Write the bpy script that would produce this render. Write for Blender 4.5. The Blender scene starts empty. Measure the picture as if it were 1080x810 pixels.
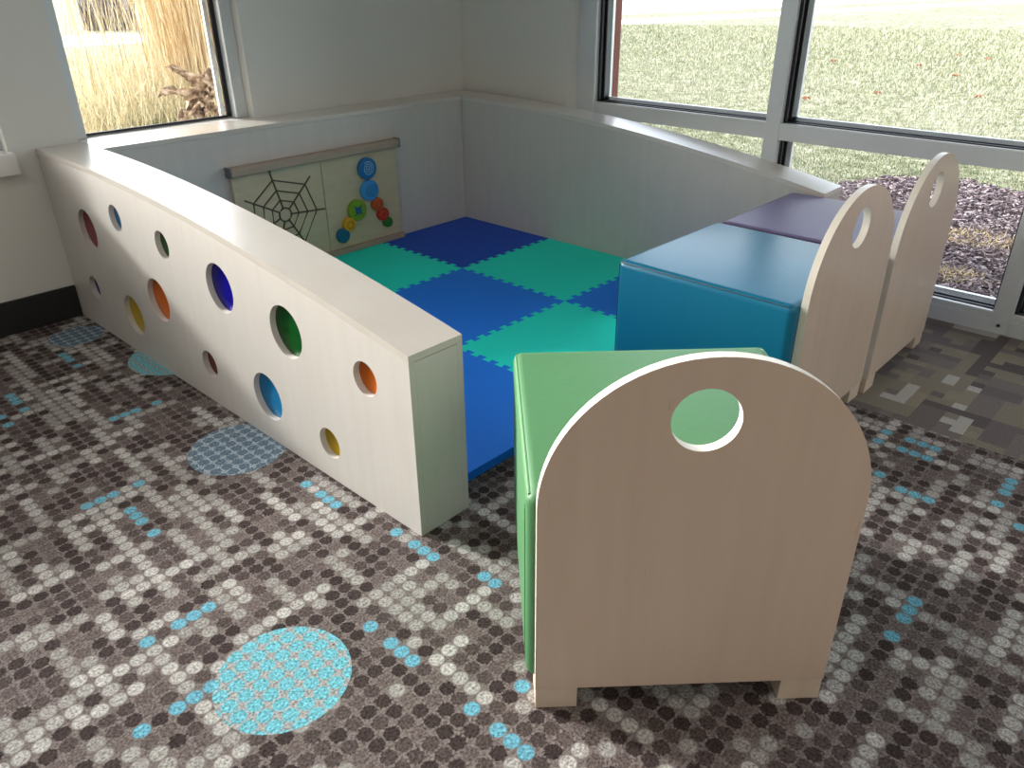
import bpy, bmesh, math, random
import numpy as np
from mathutils import Vector, Matrix
from mathutils.geometry import tessellate_polygon

random.seed(7); rng = np.random.default_rng(11)
SC = bpy.context.scene
COL = SC.collection
PI = math.pi

# ------------------------------------------------------------------ helpers
class MB:
    """collects shapes, then links them as ONE mesh object"""
    def __init__(s): s.v = []; s.f = []; s.mi = []; s.cur = 0
    def add(s, vs, fs):
        n = len(s.v); s.v += [tuple(p) for p in vs]
        for f in fs: s.f.append([n + i for i in f]); s.mi.append(s.cur)
        return s
    def box(s, x0, x1, y0, y1, z0, z1):
        return s.add([(x0,y0,z0),(x1,y0,z0),(x1,y1,z0),(x0,y1,z0),(x0,y0,z1),(x1,y0,z1),(x1,y1,z1),(x0,y1,z1)],
              [(0,3,2,1),(4,5,6,7),(0,1,5,4),(1,2,6,5),(2,3,7,6),(3,0,4,7)])
    def plate(s, outline, holes, place, t0, t1):
        """outline / holes: 2D loops; place(a,b,t) -> 3D; a thick plate with real holes"""
        loops = [outline] + holes
        tris = tessellate_polygon([[Vector((a,b,0)) for a,b in l] for l in loops])
        flat = [p for l in loops for p in l]; n = len(flat)
        vs = [place(a,b,t0) for a,b in flat] + [place(a,b,t1) for a,b in flat]
        fs = [tuple(t) for t in tris] + [tuple(n + i for i in reversed(t)) for t in tris]
        k = 0
        for l in loops:
            m = len(l)
            for i in range(m):
                j = (i + 1) % m
                fs.append((k+i, k+j, n+k+j, n+k+i))
            k += m
        return s.add(vs, fs)
    def cyl(s, c, axis, r, h0, h1, n=40, bev=0):
        """round disc about axis ('y' or 'x' or 'z') from h0 to h1, optional rounded rim at h1"""
        prof = [(0,h0),(r,h0),(r,h1 - math.copysign(bev,h1-h0))]
        if bev:
            for k in range(1,4):
                a = k/3*PI/2; prof.append((r-bev+bev*math.cos(a), h1 - math.copysign(bev,h1-h0)*(1-math.sin(a))))
        prof.append((0,h1))
        vs = []; fs = []
        for (rr,h) in prof:
            for i in range(n):
                a = 2*PI*i/n; p, q = rr*math.cos(a), rr*math.sin(a)
                d = {'x':(h,p,q),'y':(p,h,q),'z':(p,q,h)}[axis]
                vs.append((c[0]+d[0],c[1]+d[1],c[2]+d[2]))
        for k in range(len(prof)-1):
            for i in range(n):
                j = (i+1)%n; fs.append((k*n+i,k*n+j,(k+1)*n+j,(k+1)*n+i))
        return s.add(vs, fs)
    def tube(s, pts, r, n=6, closed=False):
        P = [Vector(p) for p in pts]; m = len(P); vs = []; fs = []
        for i,p in enumerate(P):
            a = P[(i-1)%m] if (closed or i>0) else p
            b = P[(i+1)%m] if (closed or i<m-1) else p
            t = (b-a).normalized(); up = Vector((0,0,1)) if abs(t.z)<.9 else Vector((1,0,0))
            u = t.cross(up).normalized(); w = t.cross(u)
            for k in range(n):
                an = 2*PI*k/n; vs.append(p + u*r*math.cos(an) + w*r*math.sin(an))
        for i in range(m if closed else m-1):
            j = (i+1)%m
            for k in range(n):
                l = (k+1)%n; fs.append((i*n+k,i*n+l,j*n+l,j*n+k))
        if not closed: fs += [tuple(range(n)), tuple((m-1)*n+k for k in reversed(range(n)))]
        return s.add(vs, fs)
    def build(s, name, mats, parent=None, smooth=False, bevel=0, seg=2):
        me = bpy.data.meshes.new(name)
        me.from_pydata(s.v, [], s.f)
        for m in (mats if isinstance(mats,(list,tuple)) else [mats]): me.materials.append(m)
        me.polygons.foreach_set('material_index', s.mi)
        bm = bmesh.new(); bm.from_mesh(me)
        bmesh.ops.remove_doubles(bm, verts=bm.verts, dist=1e-6)
        bmesh.ops.dissolve_degenerate(bm, edges=bm.edges, dist=1e-6)
        bmesh.ops.recalc_face_normals(bm, faces=bm.faces)
        if bevel:
            es = [e for e in bm.edges if e.is_manifold and e.calc_face_angle(0) > .5]
            bmesh.ops.bevel(bm, geom=es, offset=bevel, segments=seg, profile=.5, affect='EDGES', clamp_overlap=True)
        bm.to_mesh(me); bm.free()
        if smooth:
            me.polygons.foreach_set('use_smooth', [True]*len(me.polygons))
            me.set_sharp_from_angle(angle=math.radians(40))
        o = bpy.data.objects.new(name, me); COL.objects.link(o)
        if parent: o.parent = parent
        return o

def tag(o, label=None, cat=None, group=None, kind=None):
    if label: o['label'] = label
    if cat: o['category'] = cat
    if group: o['group'] = group
    if kind: o['kind'] = kind
    return o
def empty(name, loc=(0,0,0), rz=0, label=None, cat=None, group=None):
    o = bpy.data.objects.new(name, None); COL.objects.link(o)
    o.location = loc; o.rotation_euler = (0,0,rz)
    return tag(o, label, cat, group)
def copy_tree(o, parent=None):
    c = o.copy(); COL.objects.link(c); c.parent = parent
    for ch in [x for x in bpy.data.objects if x.parent == o and x != c]: copy_tree(ch, c)
    return c
def circle2(cy, cz, r, n=48): return [(cy + r*math.cos(2*PI*i/n), cz + r*math.sin(2*PI*i/n)) for i in range(n)]

# ------------------------------------------------------------------ materials
def mat(name, col, rough=.5, spec=.5, coat=0, metal=0, sheen=0):
    m = bpy.data.materials.new(name); m.use_nodes = True
    b = m.node_tree.nodes['Principled BSDF']
    b.inputs['Base Color'].default_value = (*col,1); b.inputs['Roughness'].default_value = rough
    b.inputs['Specular IOR Level'].default_value = spec; b.inputs['Coat Weight'].default_value = coat
    b.inputs['Coat Roughness'].default_value = .15
    b.inputs['Metallic'].default_value = metal; b.inputs['Sheen Weight'].default_value = sheen
    return m
class N:
    def __init__(s, m): s.t = m.node_tree; s.b = s.t.nodes['Principled BSDF']
    def new(s, typ, **kw):
        n = s.t.nodes.new(typ)
        for k,v in kw.items(): setattr(n,k,v)
        return n
    def link(s, a, b): s.t.links.new(a, b)
    def inp(s, sock, v):
        if hasattr(v,'is_output'): s.link(v, sock)
        else: sock.default_value = v
    def math(s, op, a, b=0.0, c=0.0):
        n = s.new('ShaderNodeMath', operation=op)
        s.inp(n.inputs[0],a); s.inp(n.inputs[1],b); s.inp(n.inputs[2],c); return n.outputs[0]
    def vmath(s, op, a, b=(0,0,0)):
        n = s.new('ShaderNodeVectorMath', operation=op); s.inp(n.inputs[0],a); s.inp(n.inputs[1],b)
        return n.outputs['Value'] if op in ('LENGTH','DISTANCE','DOT_PRODUCT') else n.outputs[0]
    def mix(s, f, a, b, typ='MIX'):
        n = s.new('ShaderNodeMix', data_type='RGBA', blend_type=typ)
        s.inp(n.inputs[0],f); s.inp(n.inputs[6],a); s.inp(n.inputs[7],b); return n.outputs[2]
    def coord(s, scale=(1,1,1)):
        c = s.new('ShaderNodeTexCoord'); m = s.new('ShaderNodeMapping'); m.inputs['Scale'].default_value = scale
        s.link(c.outputs['Object'], m.inputs[0]); return m.outputs[0]
    def noise(s, vec, scale, detail=3, rough=.5):
        n = s.new('ShaderNodeTexNoise'); s.link(vec, n.inputs['Vector'])
        n.inputs['Scale'].default_value = scale; n.inputs['Detail'].default_value = detail; n.inputs['Roughness'].default_value = rough
        return n.outputs['Fac']
    def ramp(s, fac, stops):
        r = s.new('ShaderNodeValToRGB'); e = r.color_ramp.elements
        while len(e) < len(stops): e.new(.5)
        for i,(p,c) in enumerate(stops): e[i].position = p; e[i].color = (*c,1) if len(c)==3 else c
        s.link(fac, r.inputs[0]); return r.outputs[0]
    def bump(s, h, strength=.3, dist=.01):
        n = s.new('ShaderNodeBump'); n.inputs['Strength'].default_value = strength; n.inputs['Distance'].default_value = dist
        s.link(h, n.inputs['Height']); s.link(n.outputs[0], s.b.inputs['Normal'])
    def base(s, c): s.link(c, s.b.inputs['Base Color'])

def wood(name, c1, c2, scale=(14,14,1.1), rough=.38, coat=.25, fleck=.35):
    m = mat(name, c1, rough, .5, coat); n = N(m)
    g = n.noise(n.coord(scale), 3.0, 5, .6)
    col = n.ramp(g, [(.3,c1),(.7,c2)])
    f = n.noise(n.coord((90,90,7)), 1.6, 2, .5)                       # short dark maple flecks
    fl = n.ramp(f, [(.70,(0,0,0)),(.78,(1,1,1))])
    fl2 = n.math('MULTIPLY', fl, fleck)
    n.base(n.mix(fl2, col, tuple(x*.62 for x in c2)+(1,)))
    n.bump(g, .04, .004)
    return m
M = {}
M['wood'] = wood('whitewashed_maple', (.61,.585,.555), (.575,.55,.515), (9,9,.7), .42, .2)
M['wood_top'] = wood('lacquered_maple_top', (.66,.62,.57), (.62,.575,.52), (3,3,3), .3, 1, .2)
M['wood_top'].node_tree.nodes['Principled BSDF'].inputs['Coat IOR'].default_value = 2.0
M['wood_top'].node_tree.nodes['Principled BSDF'].inputs['Coat Roughness'].default_value = .28
M['wood_edge'] = wood('birch_ply_edge', (.80,.77,.71), (.74,.70,.63), (4,4,4), .4, .2, 0)
M['chair_wood'] = wood('maple_veneer', (.69,.555,.445), (.645,.51,.405), (8,8,.6), .36, .25, .45)
M['foot_wood'] = wood('maple_foot', (.74,.62,.50), (.68,.56,.45), (8,8,1), .4, .1, .2)
M['pale_ply'] = wood('birch_plywood', (.60,.52,.37), (.53,.45,.30), (3,10,10), .5, 0, .5)
M['beech'] = wood('beech_rail', (.42,.33,.26), (.36,.27,.21), (1.5,12,12), .5, 0, .2)

def plaster(name, c):
    m = mat(name, c, .75, .3); n = N(m); n.bump(n.noise(n.coord(), 160, 3), .08, .003)
    g = n.noise(n.coord(), 1.3, 3)
    n.base(n.ramp(g, [(.3,tuple(x*.97 for x in c)),(.7,c)])); return m
M['wall'] = plaster('painted_wall', (.69,.69,.66))
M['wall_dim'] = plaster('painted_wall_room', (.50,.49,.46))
M['ceil'] = plaster('ceiling_paint', (.72,.72,.70))
M['black'] = mat('black_vinyl_base', (.012,.012,.013), .5)
M['alu'] = mat('satin_aluminium', (.64,.69,.72), .42, .5, 0, .15)
M['alu_light'] = mat('bright_aluminium_stop', (.72,.73,.74), .35, .5, 0, .3)
M['gasket'] = mat('black_gasket', (.012,.013,.02), .45)
M['sill'] = mat('white_laminate_sill', (.74,.73,.71), .28, .5, .3)
M['trimwhite'] = mat('white_trim', (.70,.70,.69), .45)
M['steel'] = mat('grey_steel_bracket', (.16,.17,.17), .4, .5, 0, .6)

def glass(name):
    m = bpy.data.materials.new(name); m.use_nodes = True; t = m.node_tree; t.nodes.clear()
    o = t.nodes.new('ShaderNodeOutputMaterial'); mx = t.nodes.new('ShaderNodeMixShader')
    tr = t.nodes.new('ShaderNodeBsdfTransparent'); tr.inputs[0].default_value = (.98,.985,.98,1)
    gl = t.nodes.new('ShaderNodeBsdfGlossy'); gl.inputs['Roughness'].default_value = .01
    fr = t.nodes.new('ShaderNodeFresnel'); fr.inputs[0].default_value = 1.35
    t.links.new(fr.outputs[0], mx.inputs[0]); t.links.new(tr.outputs[0], mx.inputs[1]); t.links.new(gl.outputs[0], mx.inputs[2])
    t.links.new(mx.outputs[0], o.inputs[0]); return m
M['glass'] = glass('window_glass')

def acrylic(name, c):
    m = bpy.data.materials.new(name); m.use_nodes = True; t = m.node_tree; t.nodes.clear()
    o = t.nodes.new('ShaderNodeOutputMaterial'); mx = t.nodes.new('ShaderNodeMixShader'); m2 = t.nodes.new('ShaderNodeMixShader')
    tl = t.nodes.new('ShaderNodeBsdfTranslucent'); tl.inputs[0].default_value = (*c,1)
    df = t.nodes.new('ShaderNodeBsdfDiffuse'); df.inputs[0].default_value = (*c,1)
    gl = t.nodes.new('ShaderNodeBsdfGlossy'); gl.inputs['Roughness'].default_value = .06
    fr = t.nodes.new('ShaderNodeFresnel'); fr.inputs[0].default_value = 1.4
    m2.inputs[0].default_value = .55
    t.links.new(tl.outputs[0], m2.inputs[1]); t.links.new(df.outputs[0], m2.inputs[2])
    t.links.new(fr.outputs[0], mx.inputs[0]); t.links.new(m2.outputs[0], mx.inputs[1]); t.links.new(gl.outputs[0], mx.inputs[2])
    t.links.new(mx.outputs[0], o.inputs[0]); return m
ACR = {k: acrylic('acrylic_'+k, c) for k,c in dict(crimson=(.30,.012,.05), blue=(.01,.28,.62), green=(.008,.13,.02), navy=(.012,.008,.40),
        indigo=(.03,.02,.25), yellow=(.72,.50,.01), orange=(.85,.20,.01), maroon=(.20,.015,.01)).items()}

def vinyl(name, c, rough=.42):
    m = mat(name, c, rough, .45, 0, 0, 0); n = N(m)
    g = n.noise(n.coord((1,1,1)), 420, 2); n.bump(g, .12, .0015)
    w = n.noise(n.coord((60,260,260)), 1.0, 4, .7)
    n.base(n.ramp(w, [(.25,tuple(x*.90 for x in c)),(.75,tuple(min(1,x*1.08) for x in c))]))
    return m
M['teal'] = vinyl('teal_vinyl', (.005,.185,.345), .32); M['teal_seam'] = mat('teal_piping', (.004,.07,.12), .5)
M['purple'] = vinyl('purple_vinyl', (.14,.12,.27)); M['purple_seam'] = mat('purple_piping', (.05,.03,.08), .5)
M['green'] = vinyl('green_vinyl', (.075,.215,.092), .5); M['green_seam'] = mat('green_piping', (.13,.33,.15), .5)
M['zip'] = mat('dark_green_zip', (.03,.09,.035), .5)

def foam(name, c):
    m = mat(name, c, .55, .4); n = N(m); n.bump(n.noise(n.coord(), 500, 2), .10, .001); return m
M['foam_blue_shaded'] = foam('shaded_blue_foam', (.003,.075,.58)); M['foam_blue'] = foam('blue_foam', (.003,.21,.92)); M['foam_teal'] = foam('teal_foam', (.002,.86,.72))  # first is the blue foam darkened: far corner shade put into its colour

def plain(name, c, r=.4): return mat(name, c, r)
for k,c in dict(g_blue=(.01,.16,.42), g_sky=(.05,.30,.70), g_lime=(.17,.35,.02), g_yellow=(.62,.36,.01), g_teal=(.008,.13,.25), g_orange=(.50,.10,.02),
        g_red=(.50,.02,.015), g_green=(.03,.17,.02), g_mark=(.30,.55,.75), g_navy=(.01,.05,.25), g_dark=(.02,.05,.03), g_ring=(.45,.18,.01), track=(.085,.052,.028)).items():
    M[k] = plain('painted_'+k[2:] if k[1]=='_' else 'burnt_track', c)

# carpet: dots with a colour per lattice cell (face colours), ground and round motifs from the coordinates
P = .0347
def carpet_mat():
    m = mat('dotted_carpet', (.2,.2,.2), .95, .1); n = N(m)
    co = n.new('ShaderNodeTexCoord').outputs['Object']
    sep = n.new('ShaderNodeSeparateXYZ'); n.link(co, sep.inputs[0])
    fx = n.math('SUBTRACT', n.math('FRACT', n.math('DIVIDE', sep.outputs[0], P)), .5)
    fy = n.math('SUBTRACT', n.math('FRACT', n.math('DIVIDE', sep.outputs[1], P)), .5)
    d = n.math('SQRT', n.math('ADD', n.math('MULTIPLY',fx,fx), n.math('MULTIPLY',fy,fy)))
    fibre = n.noise(co, 175, 4, .75)
    fib2 = n.noise(co, 120, 2, .6)
    d2 = n.math('ADD', d, n.math('MULTIPLY', n.math('SUBTRACT', fibre, .5), .45))
    dot = n.new('ShaderNodeMapRange'); dot.inputs[1].default_value=.43; dot.inputs[2].default_value=.50; dot.inputs[3].default_value=1; dot.inputs[4].default_value=0
    n.link(d2, dot.inputs[0]); dot = dot.outputs[0]
    at = n.new('ShaderNodeAttribute', attribute_name='yarn').outputs['Color']
    flat = n.new('ShaderNodeCombineXYZ'); n.link(sep.outputs[0],flat.inputs[0]); n.link(sep.outputs[1],flat.inputs[1]); flat = flat.outputs[0]
    def inside(cx,cy,r):
        return n.math('LESS_THAN', n.vmath('DISTANCE', flat, (cx,cy,0)), r)
    cyan = n.math('MAXIMUM', inside(-2.51,-2.079,.135), n.math('MAXIMUM', inside(-1.953,-.477,.166), inside(-1.35,-3.75,.14)))
    slate = n.math('MAXIMUM', inside(-2.13,-1.236,.1435), inside(-2.135,-.013,.10))
    grd = n.mix(cyan, (.185,.158,.152,1), (.36,.36,.36,1)); grd = n.mix(slate, grd, (.33,.40,.47,1))
    dc = n.mix(cyan, at, (.17,.50,.60,1)); dc = n.mix(slate, dc, (.13,.19,.25,1))
    col = n.mix(dot, grd, dc)
    sp = n.new('ShaderNodeMapRange'); sp.inputs[1].default_value=.3; sp.inputs[2].default_value=.7; sp.inputs[3].default_value=.12; sp.inputs[4].default_value=1.75
    n.link(fibre, sp.inputs[0])
    col = n.mix(1.0, col, sp.outputs[0], 'MULTIPLY')
    n.base(col)
    n.bump(n.math('ADD', fibre, fib2), .55, .006)
    return m
M['carpet'] = carpet_mat()
def strip_mat():
    m = mat('block_carpet', (.2,.2,.2), .95, .1); n = N(m)
    co = n.new('ShaderNodeTexCoord').outputs['Object']; fibre = n.noise(co, 330, 2, .6)
    at = n.new('ShaderNodeAttribute', attribute_name='yarn').outputs['Color']
    sp = n.new('ShaderNodeMapRange'); sp.inputs[1].default_value=.3; sp.inputs[2].default_value=.7; sp.inputs[3].default_value=.5; sp.inputs[4].default_value=1.5
    n.link(fibre, sp.inputs[0]); n.base(n.mix(1.0, at, sp.outputs[0], 'MULTIPLY')); n.bump(fibre, .5, .006); return m
M['carpet2'] = strip_mat()

LEAVES = [(10.85,1.08),(9.76,.24),(7.27,.38),(7.69,-.62),(6.29,.83),(13.0,1.13),(12.61,.55),(10.75,2.4)]
# outdoors
def ground_mat(name, a, b, c, s=30):
    m = mat(name, a, .95, .1); n = N(m); co = n.coord()
    g = n.noise(co, s, 6, .75); h = n.noise(co, .5, 6, .7); 
    col = n.ramp(g, [(.32,a),(.5,b),(.68,c)])
    n.base(n.mix(n.math('MULTIPLY', n.ramp(h,[(.50,(0,0,0)),(.66,(1,1,1))]), .4), col, (.47,.45,.38,1)))
    n.bump(g, .5, .03); return m
M['lawn'] = ground_mat('winter_lawn', (.08,.085,.05), (.27,.27,.18), (.56,.55,.43), 7)
M['soil'] = ground_mat('bark_soil', (.05,.036,.036), (.12,.09,.09), (.22,.17,.17), 60)
M['conc'] = mat('pale_concrete', (.62,.60,.57), .9)
def varied(name, stops, rough=.8):
    m = mat(name, stops[0][1], rough, .2); n = N(m)
    at = n.new('ShaderNodeAttribute', attribute_name='tone').outputs['Fac']
    n.base(n.ramp(at, stops)); return m
M['straw'] = varied('dry_straw', [(0,(.40,.27,.14)),(.5,(.66,.52,.33)),(1,(.85,.75,.57))])
M['pale_straw'] = varied('pale_dry_grass', [(0,(.36,.30,.16)),(.5,(.68,.60,.40)),(1,(.90,.83,.66))])
M['green_blade'] = varied('green_blades', [(0,(.09,.13,.055)),(1,(.27,.31,.17))])
M['turf'] = varied('winter_turf', [(0,(.10,.155,.05)),(.45,(.28,.295,.175)),(1,(.60,.575,.45))])
M['chip'] = varied('bark_chips', [(0,(.07,.05,.055)),(.5,(.20,.155,.165)),(1,(.52,.44,.45))])
M['tuft'] = varied('dry_tuft', [(0,(.42,.30,.14)),(1,(.80,.66,.42))])
M['dead_leaf'] = mat('dried_leaf', (.27,.17,.11), .7); _n = N(M['dead_leaf'])
_n.base(_n.ramp(_n.noise(_n.coord((1,1,1)),30,5), [(.34,(.09,.05,.03)),(.5,(.24,.16,.10)),(.68,(.50,.40,.31))]))
M['fallen'] = mat('fallen_leaf', (.34,.15,.09), .8)
M['twig'] = mat('purple_twigs', (.10,.07,.08), .8)
def brick_mat():
    m = mat('red_brick', (.2,.07,.05), .9); n = N(m); b = n.new('ShaderNodeTexBrick')
    n.link(n.coord(), b.inputs['Vector']); b.inputs['Scale'].default_value = 4.5
    b.inputs['Color1'].default_value=(.24,.085,.06,1); b.inputs['Color2'].default_value=(.17,.06,.045,1); b.inputs['Mortar'].default_value=(.35,.32,.29,1)
    n.base(b.outputs[0]); return m
M['brick'] = brick_mat()

# ------------------------------------------------------------------ room shell
XO, XI = -2.032, -1.868            # faces of the play partition
YW, XW = .198, .200                # wall faces
def struct(o): o['kind'] = 'structure'; return o
# floor: two carpets, one mesh, one face per lattice cell
def make_floor():
    XS = -.65
    cols = {'d1':(.055,.041,.040),'d2':(.092,.072,.070),'d3':(.145,.118,.114),'l1':(.34,.33,.315),'l2':(.44,.43,.415),'b':(.15,.41,.54)}
    i0, i1 = -232, math.ceil(XS/P); j0, j1 = -232, 7
    nx, ny = i1-i0, j1-j0
    cls = np.empty((nx,ny), dtype=object)
    r = rng.random((nx,ny))
    for a in range(nx):
        for b in range(ny): cls[a,b] = 'd1' if r[a,b]<.38 else 'd2' if r[a,b]<.74 else 'd3' if r[a,b]<.94 else 'l1'
    for _ in range(int(nx*ny*.125)):                                 # light runs of three or four dots, both ways
        a, b, L = rng.integers(nx), rng.integers(ny), rng.integers(2,6)
        c = 'l1' if rng.random()<.5 else 'l2'
        for k in range(L):
            if rng.random()<.5: pass
            if (a+b)%2: 
                if a+k<nx: cls[a+k,b]=c
            elif b+k<ny: cls[a,b+k]=c
    blue = [(-2.32,-2.099),(-2.323,-2.168),(-2.323,-2.2),(-2.324,-2.235),(-2.297,-2.408),(-2.298,-2.478),(-2.3,-2.512),(-2.3,-2.546),
      (-1.451,-2.923),(-1.485,-2.923),(-1.519,-2.923),(-1.586,-2.923),(-1.036,-2.763),(-1.037,-2.797),(-1.037,-2.833),(-.985,-2.70),
      (-.792,-2.978),(-.827,-2.978),(-.863,-2.978),(-.933,-2.978),(-.752,-2.634),(-.752,-2.702),(-.752,-2.736),(-.752,-2.773),
      (-.825,-2.63),(-.825,-2.699),(-.825,-2.733),(-.825,-2.77),(-1.0,-3.045),(-2.185,-.776),(-2.221,-.776),(-2.256,-.776),(-2.323,-.773),
      (-2.487,-.362),(-2.487,-.396),(-2.487,-.43),(-2.487,-.496),(-2.24,-.172),(-2.24,-.207),(-2.24,-.241),(-2.243,-.307),(-2.55,-.489),(-2.55,-.56),
      (-2.768,-1.984),(-2.702,-1.984),(-2.667,-1.984),(-2.632,-1.984),(-2.661,-1.781),(-2.591,-1.781),(-2.556,-1.781),(-2.521,-1.781),
      (-2.542,-1.21),(-2.507,-1.21),(-2.472,-1.21),(-2.405,-1.21),(-2.478,-1.312),(-2.478,-1.347),(-2.478,-1.381),(-2.478,-1.447),
      (-2.096,-1.558),(-2.096,-1.628),(-2.096,-1.662),(-2.096,-1.695),(-2.072,-1.901),(-2.072,-1.968),(-2.072,-2.002),(-2.072,-2.035),
      (-1.78,-2.05),(-1.78,-2.085),(-2.03,-2.16),(-2.03,-2.2),(-2.215,-2.445),(-1.50,-3.20),(-1.54,-3.20),(-1.57,-3.20),(-1.64,-3.20)]
    for x,y in blue: cls[math.floor(x/P)-i0, math.floor(y/P)-j0] = 'b'
    vs, fs, fc, mi = [], [], [], []
    for a in range(nx+1):
        for b in range(ny+1): vs.append((min((i0+a)*P,XS),(j0+b)*P,0))
    for a in range(nx):
        for b in range(ny):
            q = a*(ny+1)+b; fs.append((q,q+ny+1,q+ny+2,q+1)); mi.append(0)
            c = cols[cls[a,b]]; k = 1 if cls[a,b]=='b' else .88+.24*rng.random()
            fc.append([x*k for x in c])
    # block carpet
    g = .04; n2x, n2y = 24, 210; base = len(vs)
    pal = [(.22,.20,.16),(.175,.155,.15),(.11,.095,.095),(.40,.39,.37),(.25,.225,.175),(.15,.13,.13)]
    cell = np.zeros((n2x,n2y),int); rb = np.random.default_rng(5)
    for _ in range(3000):
        a,b = rb.integers(-3,n2x), rb.integers(-4,n2y)
        w,h = ((rb.integers(1,3), rb.integers(2,8)) if rb.random()<.5 else (rb.integers(2,8), rb.integers(1,3)))
        cell[max(a,0):max(a+w,0), max(b,0):max(b+h,0)] = rb.choice([0,1,2,3,4,5], p=[.22,.22,.16,.15,.10,.15])
    for a in range(n2x+1):
        for b in range(n2y+1): vs.append((XS+a*g, -8.1+b*g*.99, 0))
    for a in range(n2x):
        for b in range(n2y):
            q = base+a*(n2y+1)+b; fs.append((q,q+n2y+1,q+n2y+2,q+1)); mi.append(1); fc.append(pal[cell[a,b]])
    me = bpy.data.meshes.new('floor'); me.from_pydata(vs,[],fs)
    me.materials.append(M['carpet']); me.materials.append(M['carpet2']); me.polygons.foreach_set('material_index', mi)
    at = me.attributes.new('yarn','FLOAT_COLOR','FACE')
    at.data.foreach_set('color', np.c_[np.array(fc,dtype=np.float32), np.ones(len(fc),dtype=np.float32)].ravel())
    o = bpy.data.objects.new('floor', me); COL.objects.link(o); return struct(o)
make_floor()

ZH, ZC = 2.45, 2.80
WX0, WX1 = -1.87, -1.108           # window 1 opening
VX0, VX1 = -3.75, -2.125           # window 2 opening (mostly outside the frame)
SZ = .676
b = MB()
for x0,x1,z0,z1 in [(-8,VX0,0,ZC),(VX0,VX1,0,.60),(VX0,VX1,ZH,ZC),(VX1,WX0,0,ZC),(WX0,WX1,0,.66),(WX0,WX1,ZH,ZC),(WX1,.45,0,ZC)]:
    b.box(x0,x1,YW,YW+.22,z0,z1)
struct(b.build('wall_back', M['wall']))
b = MB(); b.box(XW,.45,-.557,YW,0,ZC); b.box(XW,.45,-8,-.557,ZH,ZC)
struct(b.build('wall_right', M['wall']))
b = MB(); b.box(-8.1,-8,-8.1,YW+.22,0,ZC); struct(b.build('wall_left', M['wall_dim']))
b = MB(); b.box(-8,.45,-8.2,-8.05,0,ZC); struct(b.build('wall_front', M['wall_dim']))
b = MB(); b.box(-8.2,1.0,-8.2,1.0,ZC,ZC+.15); struct(b.build('ceiling', M['ceil']))
b = MB(); b.box(-8,XO-.002,YW-.012,YW,0,.132); struct(b.build('baseboard_back', M['black'], bevel=.002))
# outside face of the corner, brick
b = MB(); b.box(.452,.50,-.655,.45,-.1,ZC); struct(b.build('wall_exterior', M['brick']))

# window 1 (the one over the play pit) and window 2 beside it
def small_window(name, x0, x1, zs, block):
    e = bpy.data.objects.new(name, None); COL.objects.link(e); struct(e); e.location = (x0,YW,zs)
    def L(bm, nm, m, **k):
        bm.v = [(p[0]-x0,p[1]-YW,p[2]-zs) for p in bm.v]; return bm.build(nm, m, e, **k)
    fy0, fy1 = YW+.055, YW+.15
    f = MB()
    f.box(x0+.001,x0+.05,fy0,fy1,zs,ZH); f.box(x1-.055,x1-.001,fy0,fy1,zs,ZH); f.box(x0,x1,fy0,fy1,ZH-.05,ZH); f.box(x0+.05,x1-.055,fy0+.055,fy1,zs-.01,zs+.006)
    L(f,'window_frame',M['alu'],bevel=.002)
    g = MB(); y0,y1 = fy0+.045, fy0+.058
    g.box(x1-.075,x1-.055,y0,y1,zs+.006,ZH-.05); g.box(x0+.05,x0+.054,y0,y1,zs+.006,ZH-.05); g.box(x0+.054,x1-.075,y0,y1,zs+.004,zs+.012)
    L(g,'gasket',M['gasket'])
    g = MB(); g.box(x1-.094,x1-.075,fy0+.07,fy0+.085,zs+.006,ZH-.05); L(g,'glazing_stop',M['alu_light'])
    g = MB(); g.box(x0+.05,x1-.055,fy0+.06,fy0+.066,zs+.006,ZH-.05); L(g,'pane',M['glass'])
    s = MB(); s.box(x0+.001,x1-.001,(YW-.045 if block else YW-.001),fy1-.02,(zs-.076 if block else zs-.02),zs); L(s,'sill',M['sill'],bevel=.002)
    return e
small_window('window_1', WX0, WX1, SZ, False)
small_window('window_2', VX0, VX1+.012, SZ, True)

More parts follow.
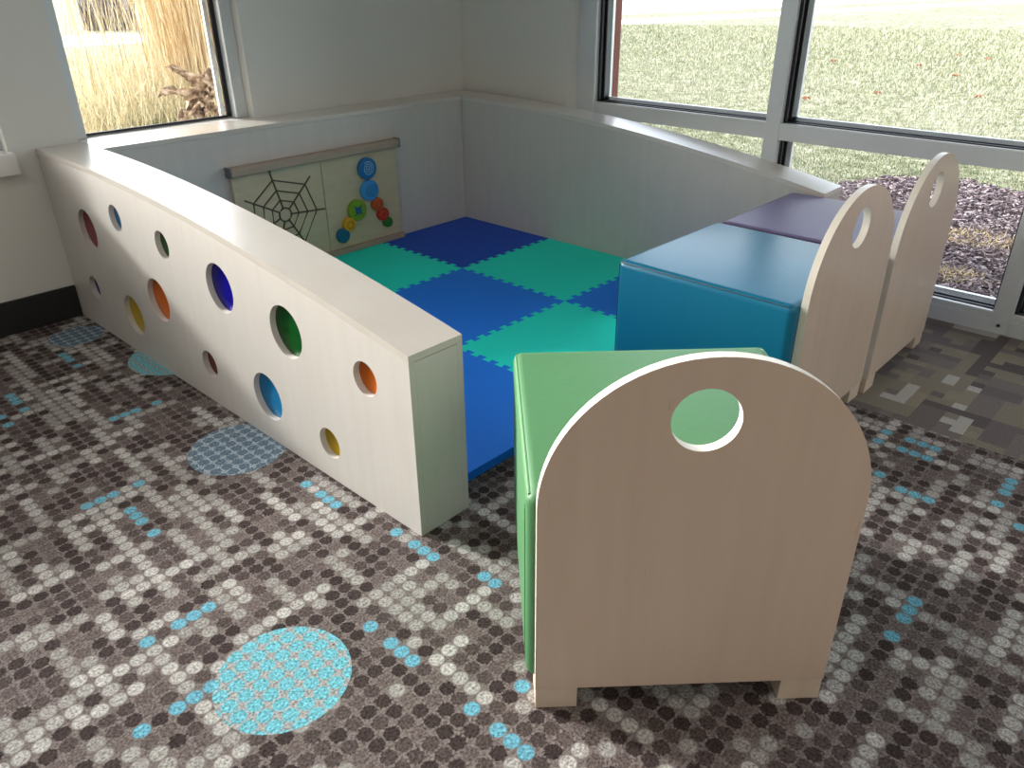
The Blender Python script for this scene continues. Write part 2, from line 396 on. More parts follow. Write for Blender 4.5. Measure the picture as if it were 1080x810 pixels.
# window wall on the right (aluminium storefront)
def window_wall():
    e = bpy.data.objects.new('window_3', None); COL.objects.link(e); struct(e); e.location = (.28,-.6,0)
    def L(bm, nm, m, **k):
        bm.v = [(p[0]-.28,p[1]+.6,p[2]) for p in bm.v]; return bm.build(nm, m, e, **k)
    x0, x1 = .28, .40
    mull = [-1.596-1.033*k for k in range(7)]
    f = MB(); f.box(x0,x1,-.666,-.557,0,ZH); L(f,'jamb',M['alu'],bevel=.002)
    for y in mull:
        f = MB(); f.box(x0,x1,y-.066,y,0,ZH); L(f,'mullion',M['alu'],bevel=.002)
    edges = [-.666]+[v for y in mull for v in (y,y-.066)]
    for k in range(7):
        a, c = edges[2*k], edges[2*k+1]                              # a > c
        for nm,z0,z1 in (('transom',.607,.672),('head',ZH-.06,ZH)):
            f = MB(); f.box(x0+.002,x1,c,a,z0,z1); L(f,nm,M['alu'],bevel=.002)
        f = MB(); f.box(x0-.004,x1,c,a,0,.059); f.box(x0+.002,x1,c,a,.0595,.079); L(f,'bottom_rail',M['alu'],bevel=.0015)
        for (z0,z1) in ((.079,.607),(.672,ZH-.06)):
            g = MB(); t = .013
            yy0,yy1 = x0+.03,x0+.045
            g.box(yy0,yy1,c,c+t*.6,z0,z1); g.box(yy0,yy1,a-t,a,z0,z1); g.box(yy0,yy1,c,a,z0,z0+.008)
            g.box(x0+.055,x0+.062,c,c+.006,z0,z1); g.box(x0+.055,x0+.062,a-.022,a,z0,z1); g.box(x0+.055,x0+.062,c,a,z0,z0+.011)
            L(g,'gasket',M['gasket'])
            g = MB(); g.box(x0+.004,x0+.028,c,a,z0-.0005,z0+.004); g.box(x0+.09,x0+.11,c,a,z0,z0+.022); g.box(x0+.09,x0+.11,a-.03,a,z0,z1); L(g,'glazing_stop',M['alu_light'])
            g = MB(); g.box(x0+.064,x0+.070,c,a,z0,z1); L(g,'pane',M['glass'])
    g = MB(); g.cyl((x0-.004,-2.66,.035),'x',.006,0,-.003,12); L(g,'screw',M['gasket'])
    return e
window_wall()

# ------------------------------------------------------------------ play pit enclosure
def ztop(y): return .676 - (.0467*y*y if y < 0 else 0)
def prof(y0, y1, drop=0, n=28):
    """side outline (y,z), from the far end y1 to the near end y0"""
    top = [(y1+(y0-y1)*i/n, ztop(y1+(y0-y1)*i/n)-drop) for i in range(n+1)]
    return [(y0,0),(y1,0)] + top
def cap(bm, x0, x1, y0, y1, t=.018, n=28):
    top = [(y1+(y0-y1)*i/n, ztop(y1+(y0-y1)*i/n)) for i in range(n+1)]
    low = [(y,z-t) for y,z in reversed(top)]
    bm.plate(top+low, [], lambda a,c,t_: (t_,a,c), x0, x1)
YF = -1.951
HOLES = [('crimson',-.139,.428,.075),('blue',-.431,.525,.046),('green',-.766,.502,.046),('navy',-1.104,.444,.075),('indigo',-.045,.180,.046),
  ('yellow',-.386,.159,.075),('orange',-.639,.284,.075),('green',-1.440,.405,.075),('maroon',-.934,.143,.046),('blue',-1.280,.151,.075),
  ('orange',-1.779,.383,.046),('yellow',-1.583,.118,.046)]
pt = empty('play_partition', (XO,YF,0), 0, 'long whitewashed wooden partition with twelve coloured round portholes', 'partition')
def PT(bm, nm, m, **k):
    bm.v = [(p[0]-XO,p[1]-YF,p[2]) for p in bm.v]; return bm.build(nm, m, pt, **k)
hl = [circle2(y,z,r) for _,y,z,r in HOLES]
b = MB(); b.plate(prof(YF,.192,.0185), hl, lambda a,c,t: (t,a,c), XO, XO+.018); PT(b,'outer_panel',M['wood'])
b = MB(); b.plate(prof(YF,.192,.0185), hl, lambda a,c,t: (t,a,c), XI-.018, XI); PT(b,'inner_panel',M['wood'])
b = MB(); cap(b, XO, XI, YF, .192); PT(b,'top_cap',M['wood_top'])
b = MB(); b.box(XO+.0185,XI-.0185,YF,YF+.018,0,ztop(YF)-.02); PT(b,'end_panel',M['wood'])
for k,y,z,r in HOLES:
    b = MB(); b.cyl((XO+.0185,y,z),'x',r+.008,0,.005,48)
    o = PT(b,'porthole_disc',ACR[k],smooth=True); o['label'] = {'navy':'dark blue'}.get(k,k)+' acrylic porthole disc'

bk = empty('enclosure_back_panel', (XI,0,0), 0, 'pale wooden panel with top ledge along the wall below the left window', 'low wall')
def BK(bm, nm, m, **k):
    bm.v = [(p[0]-XI,p[1],p[2]) for p in bm.v]; return bm.build(nm, m, bk, **k)
b = MB(); b.box(XI+.002,-.001,.002,.02,0,.676-.0185); BK(b,'front_panel',M['wood'])
b = MB(); b.box(XI+.002,-.001,0,.195,.676-.018,.676); BK(b,'top_cap',M['wood_top'],bevel=.0015)
sd = empty('enclosure_side_panel', (0,-2.013,0), 0, 'pale wooden side panel with sloping curved top in front of the tall windows', 'low wall')
def SD(bm, nm, m, **k):
    bm.v = [(p[0],p[1]+2.013,p[2]) for p in bm.v]; return bm.build(nm, m, sd, **k)
b = MB(); b.plate(prof(-2.011,.195,.0185), [], lambda a,c,t:(t,a,c), .002, .020); SD(b,'front_panel',M['wood'])
b = MB(); b.plate(prof(-2.011,.195,.0185), [], lambda a,c,t:(t,a,c), .145, .163); SD(b,'rear_panel',M['wood'])
b = MB(); cap(b, 0, .165, -2.013, .195); SD(b,'top_cap',M['wood_top'])
b = MB(); b.box(.0205,.1445,-2.011,-1.993,0,ztop(-2)-.02); SD(b,'end_panel',M['wood'])

# ------------------------------------------------------------------ foam mats
T, TH = .621, .028
def edge_profile(n=9, h=.011):
    pts = [(0,0)]; m = .035; st = (T-2*m)/n
    for k in range(n):
        s = m + k*st
        pts += [(s+st*.30,-h),(s+st*.20,h),(s+st*.80,h),(s+st*.70,-h)]
    return pts + [(T,0)]
EP = edge_profile()
def tile_outline(i, j):
    """tile in column i (leftwards from the side panel), row j (towards the camera); local corner (0,0) = its lower-left"""
    bottom = [(s,d) if j<2 else (s,0) for s,d in EP]
    right = [(T+d,s) if i>0 else (T,s) for s,d in EP]
    top = [(s,T+d) if j>0 else (s,T) for s,d in EP]
    left = [(d,s) if i<2 else (0,s) for s,d in EP]
    loop = bottom[:-1] + right[:-1] + top[::-1][:-1] + left[::-1][:-1]
    out = []
    for p in loop:
        if not out or (abs(p[0]-out[-1][0])+abs(p[1]-out[-1][1]))>1e-6: out.append(p)
    # drop straight-edge duplicates
    res = []
    for k,p in enumerate(out):
        a, c = out[k-1], out[(k+1)%len(out)]
        if abs((p[0]-a[0])*(c[1]-p[1])-(p[1]-a[1])*(c[0]-p[0]))>1e-9: res.append(p)
    cx = T/2
    return [((x-cx)*.9985,(y-cx)*.9985) for x,y in res]
LAB = {(0,0):('foam_blue_shaded','blue foam floor tile with shade put into its colour, in the far corner of the play pit'),
 (1,0):('foam_teal','teal foam floor tile in front of the hanging-gear activity board'),
 (2,0):('foam_blue','blue foam floor tile in the far left corner behind the porthole partition'),
 (0,1):('foam_teal','teal foam floor tile against the side panel, next to the shaded blue corner tile'),
 (1,1):('foam_blue','blue foam floor tile in the middle of the play pit'),
 (2,1):('foam_teal','teal foam floor tile along the middle of the porthole partition'),
 (0,2):('foam_blue','blue foam floor tile mostly hidden by the teal seat'),
 (1,2):('foam_teal','bright teal foam floor tile beside the front of the teal seat'),
 (2,2):('foam_blue','bright blue foam floor tile at the pit opening between partition and green seat')}
LAB[(1,0)] = ('foam_teal','teal foam floor tile directly in front of the spider web activity board')
for (i,j),(mk,lab) in LAB.items():
    b = MB(); b.plate(tile_outline(i,j), [], lambda a,c,t:(a,c,t), 0.0005, TH)
    o = b.build('foam_mat_tile', M[mk]); o.location = (-(i+.5)*T-.002, -(j+.5)*T-.004, 0)
    tag(o, lab, 'foam mat', 'interlocking foam mat tiles')

# ------------------------------------------------------------------ seats
PW, PH, HS, SDp = .547, .738, .4795, .565
def chair(name, loc, rz, mk, lab, sw, pdx=0, zipper=False):
    e = empty(name, (*loc,0), rz, lab, 'seat', 'play seats with arched backs')
    # upholstered block
    s = MB(); s.box(-sw/2,sw/2,.0205,.0205+SDp,.055,HS)
    body = s.build('seat', M[mk], e, smooth=True, bevel=.022, seg=6)
    r = .0065; z = HS-r
    x0,x1,y0,y1 = -sw/2+r, sw/2-r, .0205+.006, .0205+SDp-r
    p = MB(); k=.012
    p.tube([(x0,y0+k,z),(x0,y1-k,z),(x0+.003,y1-.003,z),(x0+k,y1,z),(x1-k,y1,z),(x1-.003,y1-.003,z),(x1,y1-k,z),(x1,y0+k,z)], .0026)
    for xx in (x0,x1): p.tube([(xx,y1,z-.004),(xx,y1,.07)], .0022)
    p.build('piping', M[mk+'_seam'], e, smooth=True)
    if zipper:
        q = MB(); q.box(-sw/2-.0006,-sw/2+.003,.044,.051,.085,HS-.035)
        for i in range(70): q.box(-sw/2-.0012,-sw/2,.0455,.0495,.088+i*.0050,.0904+i*.0050)
        q.build('zipper', M['zip'], e)
    # arched plywood back with a finger hole
    w = PW/2; zc = PH-w; n = 40
    outl = [(-w,.053),(w,.053)] + [(w*math.cos(PI*i/n), zc+w*math.sin(PI*i/n)) for i in range(n+1)]
    q = MB(); q.plate([(a+pdx,c) for a,c in outl], [circle2(pdx-.012,.629,.056)], lambda a,c,t:(a,t,c), 0, .0195)
    # faces front/back in veneer, cut edges in pale ply
    for fi,f in enumerate(q.f):
        ys = [q.v[i][1] for i in f]; q.mi[fi] = 0 if max(ys)-min(ys)<1e-6 else 1
    q.build('back_panel', [M['chair_wood'],M['wood_edge']], e)
    for xx in (-w+pdx,w-.08+pdx):
        for yy in (0,.50):
            g = MB(); g.box(xx+.0005,xx+.0795,yy+.002,yy+.07,0,.0515); g.build('foot', M['foot_wood'], e, bevel=.001)
    return e
ang = -.7821
chair('play_seat', (-2.0318,-2.6932), ang, 'green', 'green vinyl cube seat with arched wooden back alone on the dotted carpet', .58, 0, True)
chair('play_seat', (-.868,-2.460), -.012, 'teal', 'teal vinyl cube seat with arched wooden back beside the purple one', .570, .022)
chair('play_seat', (-.290,-2.474), 0, 'purple', 'purple vinyl cube seat with arched wooden back next to the tall window', .562, .015)

# ------------------------------------------------------------------ activity board
bx0,bx1 = -1.385,-.490
ab = empty('activity_board', (bx0,-.022,TH), 0, 'wooden activity board with spider web track and coloured gears', 'activity board')
def AB(bm, nm, m, par=None, **k):
    par = par or ab
    off = (bx0,-.022,TH)
    bm.v = [(p[0]-off[0],p[1]-off[1],p[2]-off[2]) for p in bm.v]; return bm.build(nm, m, par, **k)
YB = -.026                                                            # front of the plywood
xs = -.936
b = MB(); b.box(bx0,xs-.0015,YB,-.004,.056,.492); web = AB(b,'web_panel',M['pale_ply'],bevel=.001)
b = MB(); b.box(xs+.0015,bx1,YB,-.004,.056,.492); gp = AB(b,'gear_panel',M['pale_ply'],bevel=.001)
b = MB(); b.box(bx0-.008,bx1+.006,YB-.026,-.003,.492,.528); AB(b,'top_rail',M['beech'],bevel=.004)
b = MB(); b.box(bx0-.008,bx1+.006,YB-.022,-.003,TH+.001,.056); AB(b,'bottom_rail',M['beech'],bevel=.003)
for x in (bx0-.014,bx1+.006):
    b = MB(); b.box(x,x+.008,YB-.022,-.003,.488,.530); AB(b,'bracket',M['steel'],bevel=.001)
wc = (-1.154,.282)
spk = [math.radians(a) for a in (-4,44,104,152,203,252,-61)]
spk = sorted(spk); b = MB()
def wp(a,r): return (wc[0]+r*math.cos(a), YB-.0005, wc[1]+r*math.sin(a))
ringr = [.031,.071,.118,.168]
for a in spk: b.tube([wp(a,.031),wp(a,.213)], .0042, 6)
for rr in ringr[1:]: b.tube([wp(a,rr) for a in spk], .0040, 6, closed=True)
b.tube([wp(2*PI*i/14,.031) for i in range(14)], .0042, 6, closed=True)
AB(b,'web_track',M['track'])
b = MB(); b.cyl((wc[0]+.212*math.cos(spk[3]),YB,wc[1]+.212*math.sin(spk[3])),'y',.007,0,-.012,16,.002); 
b.v = [(p[0],p[1],p[2]) for p in b.v]; AB(b,'slider_peg',M['steel'],smooth=True)
def gear(nm, x, z, r, m, label):
    b = MB(); b.cyl((x,YB-.001,z),'y',r,0,-.022,44,.005); o = AB(b,'gear',m,smooth=True); o['label'] = label; return o
def sub(bm, par, nm, m): return AB(bm, nm, m, par)
def spiral(x, z, r, turns, w, y):
    n = int(turns*28); b = MB()
    b.tube([(x+r*(i/n)*math.cos(i/n*turns*2*PI+1), y, z+r*(i/n)*math.sin(i/n*turns*2*PI+1)) for i in range(2,n+1)], w, 6); return b
yg = YB-.0228
G = [(-.684,.415,.052,'g_blue','blue gear with pale spiral'),(-.682,.308,.051,'g_sky','light blue gear with blue spiral'),(-.766,.226,.052,'g_lime','lime green gear with blue star'),
     (-.823,.166,.034,'g_yellow','yellow gear'),(-.864,.120,.035,'g_teal','dark teal gear'),(-.642,.231,.033,'g_orange','orange gear'),(-.612,.175,.033,'g_red','red gear'),(-.585,.129,.026,'g_green','small green gear')]
for k,(x,z,r,m,l) in enumerate(G):
    o = gear('gear',x,z,r,M[m],l)
    if k==0: sub(spiral(x,z,.034,3.2,.0020,yg),o,'spiral',M['g_mark'])
    elif k==1: sub(spiral(x,z,.036,3.0,.0025,yg),o,'spiral',M['g_blue'])
    elif k==2:
        b = MB(); b.box(x-.018,x+.018,yg-.0012,yg+.002,z-.018,z+.018); sub(b,o,'star',M['g_blue'])
        b = MB()
        for a in (PI/4,3*PI/4,5*PI/4,7*PI/4): b.tube([(x+.012*math.cos(a),yg-.001,z+.012*math.sin(a)),(x+.034*math.cos(a),yg,z+.034*math.sin(a))],.0028,6)
        for q in range(4): b.tube([(x+.018*math.cos(q*PI/2),yg-.001,z+.018*math.sin(q*PI/2)),(x+.008*math.cos(q*PI/2),yg-.001,z+.008*math.sin(q*PI/2))],.002,6)
        sub(b,o,'star_lines',M['g_dark'])
    else:
        if k in (3,5,6):
            b = MB(); rr = .017; b.tube([(x+rr*math.cos(2*PI*i/24),yg,z+rr*math.sin(2*PI*i/24)) for i in range(24)],.003,6,closed=True)
            sub(b,o,'ring',M['g_ring'] if k==3 else M['g_red'] if k==5 else M['g_orange'])

# ------------------------------------------------------------------ outdoors
def smooth(a,b,x):
    t = np.clip((x-a)/(b-a),0,1); return t*t*(3-2*t)
def ground_z(x, y):
    an = np.degrees(np.arctan2(y+3.17,x+3.0))
    return -.1 + .36*smooth(44,56,an)*smooth(.4,1.4,y)
def make_ground():
    gx = np.concatenate([np.linspace(-14,10,97),np.linspace(11,120,50)]); gy = np.concatenate([np.linspace(-30,-9,22),np.linspace(-8.6,12,84),np.linspace(13,120,50)])
    vs = [(x,y,float(ground_z(x,y))) for x in gx for y in gy]; ny = len(gy); fs = []
    for a in range(len(gx)-1):
        for c in range(ny-1):
            mx,my = (gx[a]+gx[a+1])/2,(gy[c]+gy[c+1])/2
            if mx < .2 and my < .2: continue
            q = a*ny+c; fs.append((q,q+ny,q+ny+1,q+1))
    b = MB(); b.add(vs,fs); o = b.build('lawn', M['lawn'], smooth=True); return struct(o)
make_ground()
BED = [(.41,-9),(3.2,-9),(3.12,-2.1),(3.28,-1.72),(3.0,-1.25),(2.2,-.95),(1.3,-.75),(.41,-.62)]
b = MB(); b.plate(BED, [], lambda a,c,t:(a,c,t), -.13, -.094); struct(b.build('ground_mulch_bed', M['soil']))
def bed_edge(y): return np.interp(-y, [.62,.75,.95,1.25,1.72,2.1,9], [.41,1.3,2.2,3.0,3.28,3.12,3.2])
b = MB(); b.box(-9,2.0,.42,1.6,-.13,-.05); struct(b.build('ground_planting_bed', M['soil']))

def blades(name, roots, heights, bend, width, mk, seed, lean=None, seg=3, tone=None):
    """tapered grass blades, one mesh; every blade has its own tone"""
    r = np.random.default_rng(seed); n = len(roots)
    az = r.uniform(0,2*PI,n); bd = bend*r.uniform(.3,1.3,n); vs = np.zeros((n,2*seg+1,3),np.float32)
    side = np.stack([-np.sin(az),np.cos(az),np.zeros(n)],1)
    for k in range(seg+1):
        t = k/seg
        ctr = roots + np.stack([np.cos(az)*bd*heights*t*t, np.sin(az)*bd*heights*t*t, heights*(t-.35*bd*t*t)],1)
        if lean is not None: ctr = ctr + lean*heights[:,None]*t*t
        w = width*(1-t)*.5
        if k<seg: vs[:,2*k] = ctr-side*w; vs[:,2*k+1] = ctr+side*w
        else: vs[:,2*seg] = ctr
    m = 2*seg+1; base = np.arange(n)[:,None]*m; fs = []
    for k in range(seg-1): fs.append(base+np.array([2*k,2*k+1,2*k+3,2*k+2]))
    quads = np.concatenate(fs) if fs else np.zeros((0,4),int); tris = base+np.array([2*seg-2,2*seg-1,2*seg])
    me = bpy.data.meshes.new(name); me.from_pydata(vs.reshape(-1,3).tolist(), [], quads.tolist()+tris.tolist())
    at = me.attributes.new('tone','FLOAT','POINT'); at.data.foreach_set('value', np.repeat((r.random(n) if tone is None else tone).astype(np.float32), m))
    me.materials.append(M[mk]); o = bpy.data.objects.new(name, me); COL.objects.link(o); return o
def rootsxy(x,y): return np.stack([x,y,ground_z(x,y)],1)
# lawn turf nearest the windows
r = np.random.default_rng(3)
n = 320000; d = .8+ 21*r.random(n)**1.3; an = r.uniform(-16,50,n)*PI/180
x = np.cos(an)*d+.2; y = np.sin(an)*d*1.15-2.2; k = (x>bed_edge(y)-.03)&(x>.7); x,y = x[k],y[k]
o = blades('turf_grass', rootsxy(x,y), r.uniform(.018,.042,len(x))*np.clip(x/6,.8,2.2), .9, .007*np.clip(x/6,.8,2.4)[:,None], 'turf', 5, seg=2, tone=np.clip(r.random(len(x))*.95-.30*smooth(6.5,3.2,x)+.12,0,1))
tag(o,'patchy winter lawn grass growing beyond the mulch bed','grass',kind='stuff')
# bark chips
n = 34000; x = r.uniform(.42,3.3,n); y = r.uniform(-4.2,-.62,n); k = x<bed_edge(y)+.02; x,y = x[k],y[k]; n = len(x)
def chips(name, x, y, z, L, W, mk, seed):
    q = np.random.default_rng(seed); n = len(x)
    a = q.uniform(0,2*PI,n); tl = q.uniform(-.45,.45,n); l = L*q.uniform(.4,1.2,n); w = W*q.uniform(.5,1.2,n)
    u = np.stack([np.cos(a)*np.cos(tl),np.sin(a)*np.cos(tl),np.sin(tl)],1)*l[:,None]; v = np.stack([-np.sin(a),np.cos(a),q.uniform(-.4,.4,n)],1)*w[:,None]
    c = np.stack([x,y,z],1); nn = np.cross(u,v); nn /= np.linalg.norm(nn,axis=1)[:,None]; nn *= .006
    P8 = [c-u-v,c+u-v,c+u*.8+v,c-u*.9+v]; vs = np.stack(P8+[p+nn for p in P8],1)
    base = np.arange(n)[:,None]*8
    fs = np.concatenate([base+np.array(f) for f in [(0,3,2,1),(4,5,6,7),(0,1,5,4),(1,2,6,5),(2,3,7,6),(3,0,4,7)]])
    me = bpy.data.meshes.new(name); me.from_pydata(vs.reshape(-1,3).tolist(),[],fs.tolist())
    at = me.attributes.new('tone','FLOAT','POINT'); at.data.foreach_set('value', np.repeat(q.random(n).astype(np.float32)**1.4, 8))
    me.materials.append(M[mk]); o = bpy.data.objects.new(name, me); COL.objects.link(o); return o
o = chips('bark_mulch', x, y, -.088+.02*r.random(n),   .022, .0055, 'chip', 8)
tag(o,'purplish bark mulch spread along the foot of the windows','mulch',kind='stuff')
# dry tufts in the mulch
for (tx,ty,rad,nb,lab) in [(1.80,-2.20,.19,700,'larger dry straw tuft in the mulch, farther from the window'),(1.10,-2.27,.12,380,'smaller dry straw tuft in the mulch, close to the window frame')]:
    rr = rad*np.sqrt(r.random(nb)); aa = r.uniform(0,2*PI,nb)
    rt = np.stack([tx+rr*np.cos(aa), ty+rr*np.sin(aa)*1.3, np.full(nb,-.095)],1)
    tag(blades('straw_tuft', rt, r.uniform(.035,.075,nb), 1.2, .008, 'tuft', 21+nb), lab, 'dry grass tuft', 'tufts in the mulch')
# fallen leaves on the lawn
def fallen(lx, ly, k):
    b = MB(); n = 11; L = .055
    for i in range(n):
        a = 2*PI*i/n; rr = L*(1 if i%2==0 else .55); b.v.append((rr*math.cos(a), rr*.8*math.sin(a), .02*math.cos(3*a+k)+.02))
    b.v.append((0,0,.03)); b.v += [(p[0],p[1],p[2]-.004) for p in b.v[:n+1]]
    for i in range(n):
        j = (i+1)%n; b.f += [[i,j,n],[n+1+j,n+1+i,2*n+1],[i,n+1+i,n+1+j,j]]; b.mi += [0,0,0]
    o = b.build('fallen_leaf', M['fallen']); o.location = (lx,ly,float(ground_z(np.array(lx),np.array(ly)))+.04); o.rotation_euler = (0,0,k*1.3)
    tag(o, 'small red brown fallen leaf lying on the winter lawn', 'leaf', 'fallen leaves on the lawn')
for k,(lx,ly) in enumerate(LEAVES): fallen(lx,ly,k)
# walks
def slab(name, pts, z0, z1):
    b = MB(); b.plate(pts, [], lambda a,c,t:(a,c,t), z0, z1); return struct(b.build(name, M['conc']))
dx, dy = .985,-.172
def strip(name, p, w, L0, L1):
    nx_, ny_ = -dy, dx
    q = [(p[0]+dx*L0,p[1]+dy*L0),(p[0]+dx*L1,p[1]+dy*L1)]
    slab(name, q+[(q[1][0]+nx_*w,q[1][1]+ny_*w),(q[0][0]+nx_*w,q[0][1]+ny_*w)], -.12, -.09)
strip('path_lawn', (17.8,12.1), 2.2, -14, 45)
strip('road_far', (23.0,16.3), 14, -18, 60)
slab('path_back', [(-3,11.4),(4.3,11.4),(4.3,14.6),(-3,14.6)], .2, .275)

# ornamental grass outside window 1
r = np.random.default_rng(9)
def clumps(cs, nb, rad):
    X = []; Y = []
    for cx,cy in cs:
        rr = rad*np.sqrt(r.random(nb)); aa = r.uniform(0,2*PI,nb); X.append(cx+rr*np.cos(aa)); Y.append(cy+rr*np.sin(aa))
    return np.concatenate(X), np.concatenate(Y)
x,y = clumps([(-.25,2.15),(-.02,2.3),(.22,2.6),(.12,3.0),(.45,3.2),(-.1,2.8),(.75,3.6)], 680, .30)
tag(blades('tall_grass', rootsxy(x,y), r.uniform(1.2,2.1,len(x)), .24, .010, 'straw', 31, seg=4), 'tall golden dry ornamental grass outside the left window','grass',kind='stuff')
x2,y2 = clumps([(-.75,2.5),(-.9,2.2),(-.6,3.0)], 45, .35)
tag(blades('thin_stem_grass', rootsxy(x2,y2), r.uniform(.9,1.7,len(x2)), .2, .009, 'pale_straw', 32, seg=4), 'sparse thin dry stems in front of the pale walk outside the left window','grass',kind='stuff')
x,y = clumps([(-1.25,2.0),(-.95,2.6),(-.7,1.9),(-.4,1.75),(-1.1,3.2),(-.5,2.6),(-.2,2.1),(-.8,3.6),(-.3,3.9),(.2,4.3)], 520, .42)
tag(blades('meadow_grass', rootsxy(x,y), r.uniform(.25,.75,len(x)), .75, .009, 'pale_straw', 33, seg=4), 'pale bent dry grass filling the lower left window view','grass',kind='stuff')
x,y = clumps([(-.85,1.75),(-.6,1.7),(-.4,1.72),(-.7,1.95)], 420, .24)
tag(blades('green_grass', rootsxy(x,y), r.uniform(.14,.36,len(x)), .8, .009, 'green_blade', 35, seg=3), 'short greenish grass just outside the left window sill','grass',kind='stuff')
# dried leaf clump by the window
def dried_leaf():
    e = empty('dried_leaf_stalk', (-.96,.93,float(ground_z(np.array(-.96),np.array(.93)))), 0, 'withered brown leaf clump on a stalk outside the left window corner', 'dried plant')
    gz = e.location.z
    st = MB(); st.tube([(0,0,0),(.02,.02,.35),(.01,.01,.62-gz)], .006, 6); st.build('stalk', M['dead_leaf'], e, smooth=True)
    def leaf(dirv, L, W, fold, droop):
        b = MB(); nu, nv = 16, 8; d = Vector(dirv).normalized(); s = d.cross(Vector((0,0,1))).normalized(); up = s.cross(d)
        for i in range(nu+1):
            t = i/nu; w = W*(1+.18*math.sin(31*t))*math.sin(PI*min(1,t*.92+.06))**.7
            for j in range(nv+1):
                q = j/nv*2-1
                p = d*L*t + s*w*q + up*(fold*abs(q)*w + .014*math.sin(11*t+5*q)+.010*math.sin(23*t-9*q) - droop*t*t*L)
                b.v.append(tuple(p+Vector((.01,.01,.64-gz))))
        for i in range(nu):
            for j in range(nv):
                a = i*(nv+1)+j; b.f.append([a,a+1,a+nv+2,a+nv+1]); b.mi.append(0)
        o = b.build('leaf', M['dead_leaf'], e, smooth=True); md = o.modifiers.new('thick','SOLIDIFY'); md.thickness = .002
    leaf((-.75,-.1,.62), .26, .060, .7, .35); leaf((-.25,-.05,.95), .26, .055, .7, .5); leaf((-.8,-.15,.1), .19, .05, .8, .5)
    leaf((.1,.1,.9), .20, .05, .6, .6); leaf((-.35,-.2,-.35), .15, .045, .8, .1); leaf((.15,-.2,-.2), .12, .04, .8, .2)
dried_leaf()
# bare shrubs beyond the far walk
for k,(sx,sy,lab) in enumerate([(2.0,16.0,'left one of two dark bare shrubs beyond the pale walk'),(4.7,16.2,'right one of two dark bare shrubs beyond the pale walk')]):
    nb = 260; rr = .55*np.sqrt(r.random(nb)); aa = r.uniform(0,2*PI,nb)
    rt = rootsxy(sx+rr*np.cos(aa), sy+rr*np.sin(aa)); o = blades('bare_shrub', rt, r.uniform(.7,1.5,nb), .35, .045, 'chip', 50+k, seg=3)
    tag(o, lab, 'shrub', 'bare shrubs beyond the walk')

# evergreen added out of view, to keep the low sun out of window 1
tr = empty('sun_blocker_tree', (-1.93,1.6,.0), 0, 'added unseen evergreen tree that blocks the low sun from the left window', 'tree')
st = MB(); st.tube([(0,0,0),(.02,.01,.7),(0,0,1.5),(.02,0,2.3)], .03, 8); st.build('trunk', M['twig'], tr, smooth=True)
n = 2600; uu = r.normal(size=(n,3)); uu /= np.linalg.norm(uu,axis=1)[:,None]; uu *= r.random(n)[:,None]**(1/3)
o = blades('crown', np.stack([uu[:,0]*.47, uu[:,1]*.30, 2.22+uu[:,2]*.95],1), r.uniform(.06,.16,n), .8, .05, 'green_blade', 41, seg=2); o.parent = tr

# ------------------------------------------------------------------ light
w = bpy.data.worlds.new('sky'); SC.world = w; w.use_nodes = True; t = w.node_tree
sky = t.nodes.new('ShaderNodeTexSky'); sky.sky_type = 'NISHITA'; sky.sun_disc = False
sky.sun_elevation = math.radians(22); sky.sun_rotation = math.radians(-17.5); sky.air_density = 1; sky.dust_density = 2
hs = t.nodes.new('ShaderNodeHueSaturation'); hs.inputs['Saturation'].default_value = .40
t.links.new(sky.outputs[0], hs.inputs['Color']); bg = t.nodes['Background']; t.links.new(hs.outputs[0], bg.inputs[0]); bg.inputs[1].default_value = .93

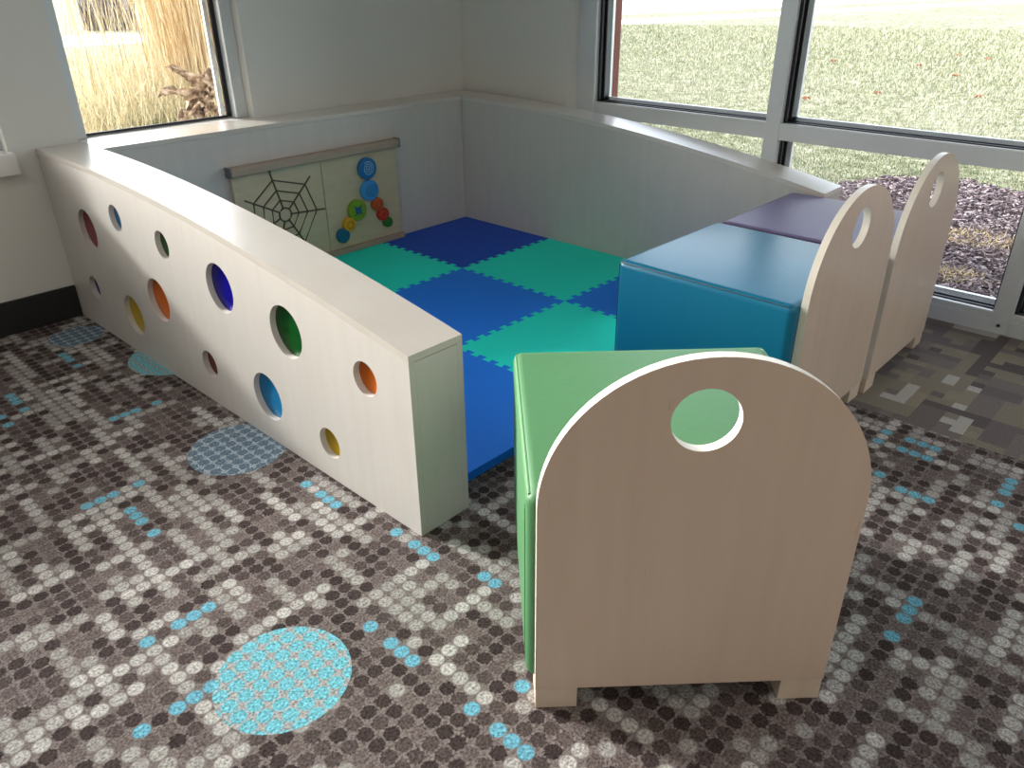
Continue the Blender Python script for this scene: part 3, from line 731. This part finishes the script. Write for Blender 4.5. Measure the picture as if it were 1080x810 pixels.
def lamp(name, typ, energy, color, loc, rot=None, **kw):
    l = bpy.data.lights.new(name, typ); l.energy = energy; l.color = color
    for k,v in kw.items(): setattr(l,k,v)
    o = bpy.data.objects.new(name, l); COL.objects.link(o); o.location = loc
    if rot: o.rotation_euler = rot
    return o
s = lamp('sun','SUN',4.8,(1,.98,.95),(-3,8,6), angle=math.radians(4))
sd_ = Vector((.30,-.954,-.40)).normalized(); s.rotation_euler = sd_.to_track_quat('-Z','Y').to_euler()
for k,(lx,ly) in enumerate([(-1.2,-4.6),(-3.6,-4.6),(-3.6,-2.0),(-6.0,-4.6),(-6,-2),(-1.2,-7.0),(-4,-7)]):
    lamp('ceiling_lamp','AREA',13,(1,.91,.81),(lx,ly,ZC-.04), shape='RECTANGLE', size=1.2, size_y=.6)
# daylight portals in the openings
def portal(loc, rot, sx, sy):
    o = lamp('daylight_portal','AREA',1,(1,1,1),loc,rot,shape='RECTANGLE',size=sx,size_y=sy); o.data.cycles.is_portal = True
portal(((WX0+WX1)/2, YW+.19, (SZ+ZH)/2), (-PI/2,0,0), WX1-WX0, ZH-SZ)
portal(((VX0+VX1)/2, YW+.19, (SZ+ZH)/2), (-PI/2,0,0), VX1-VX0, ZH-SZ)
portal((.41, -4.5, ZH/2), (0,PI/2,0), ZH, 7.6)

# ------------------------------------------------------------------ camera
f, cx, cy, cz, yaw, pit, rol = 816.896, -2.99399, -3.17119, 1.23717, .815262, -.484536, -.0089027
F = Vector((math.cos(pit)*math.sin(yaw), math.cos(pit)*math.cos(yaw), math.sin(pit)))
R0 = Vector((math.cos(yaw),-math.sin(yaw),0)); U0 = R0.cross(F)
R = R0*math.cos(rol)+U0*math.sin(rol); U = -R0*math.sin(rol)+U0*math.cos(rol)
cam = bpy.data.cameras.new('camera'); co = bpy.data.objects.new('camera', cam); COL.objects.link(co)
cam.sensor_width = 36; cam.lens = f/1080*36; cam.clip_start = .05; cam.clip_end = 500
m = Matrix((( R.x,U.x,-F.x,cx),(R.y,U.y,-F.y,cy),(R.z,U.z,-F.z,cz),(0,0,0,1))); co.matrix_world = m
SC.camera = co
SC.view_settings.view_transform = 'Standard'; SC.view_settings.look = 'None'; SC.view_settings.exposure = 0; SC.view_settings.gamma = 1
SC.view_settings.use_curve_mapping = False
SC.cycles.use_denoising = True
SC.cycles.max_bounces = 10; SC.cycles.diffuse_bounces = 6; SC.cycles.transparent_max_bounces = 16
SC.cycles.sample_clamp_indirect = 8
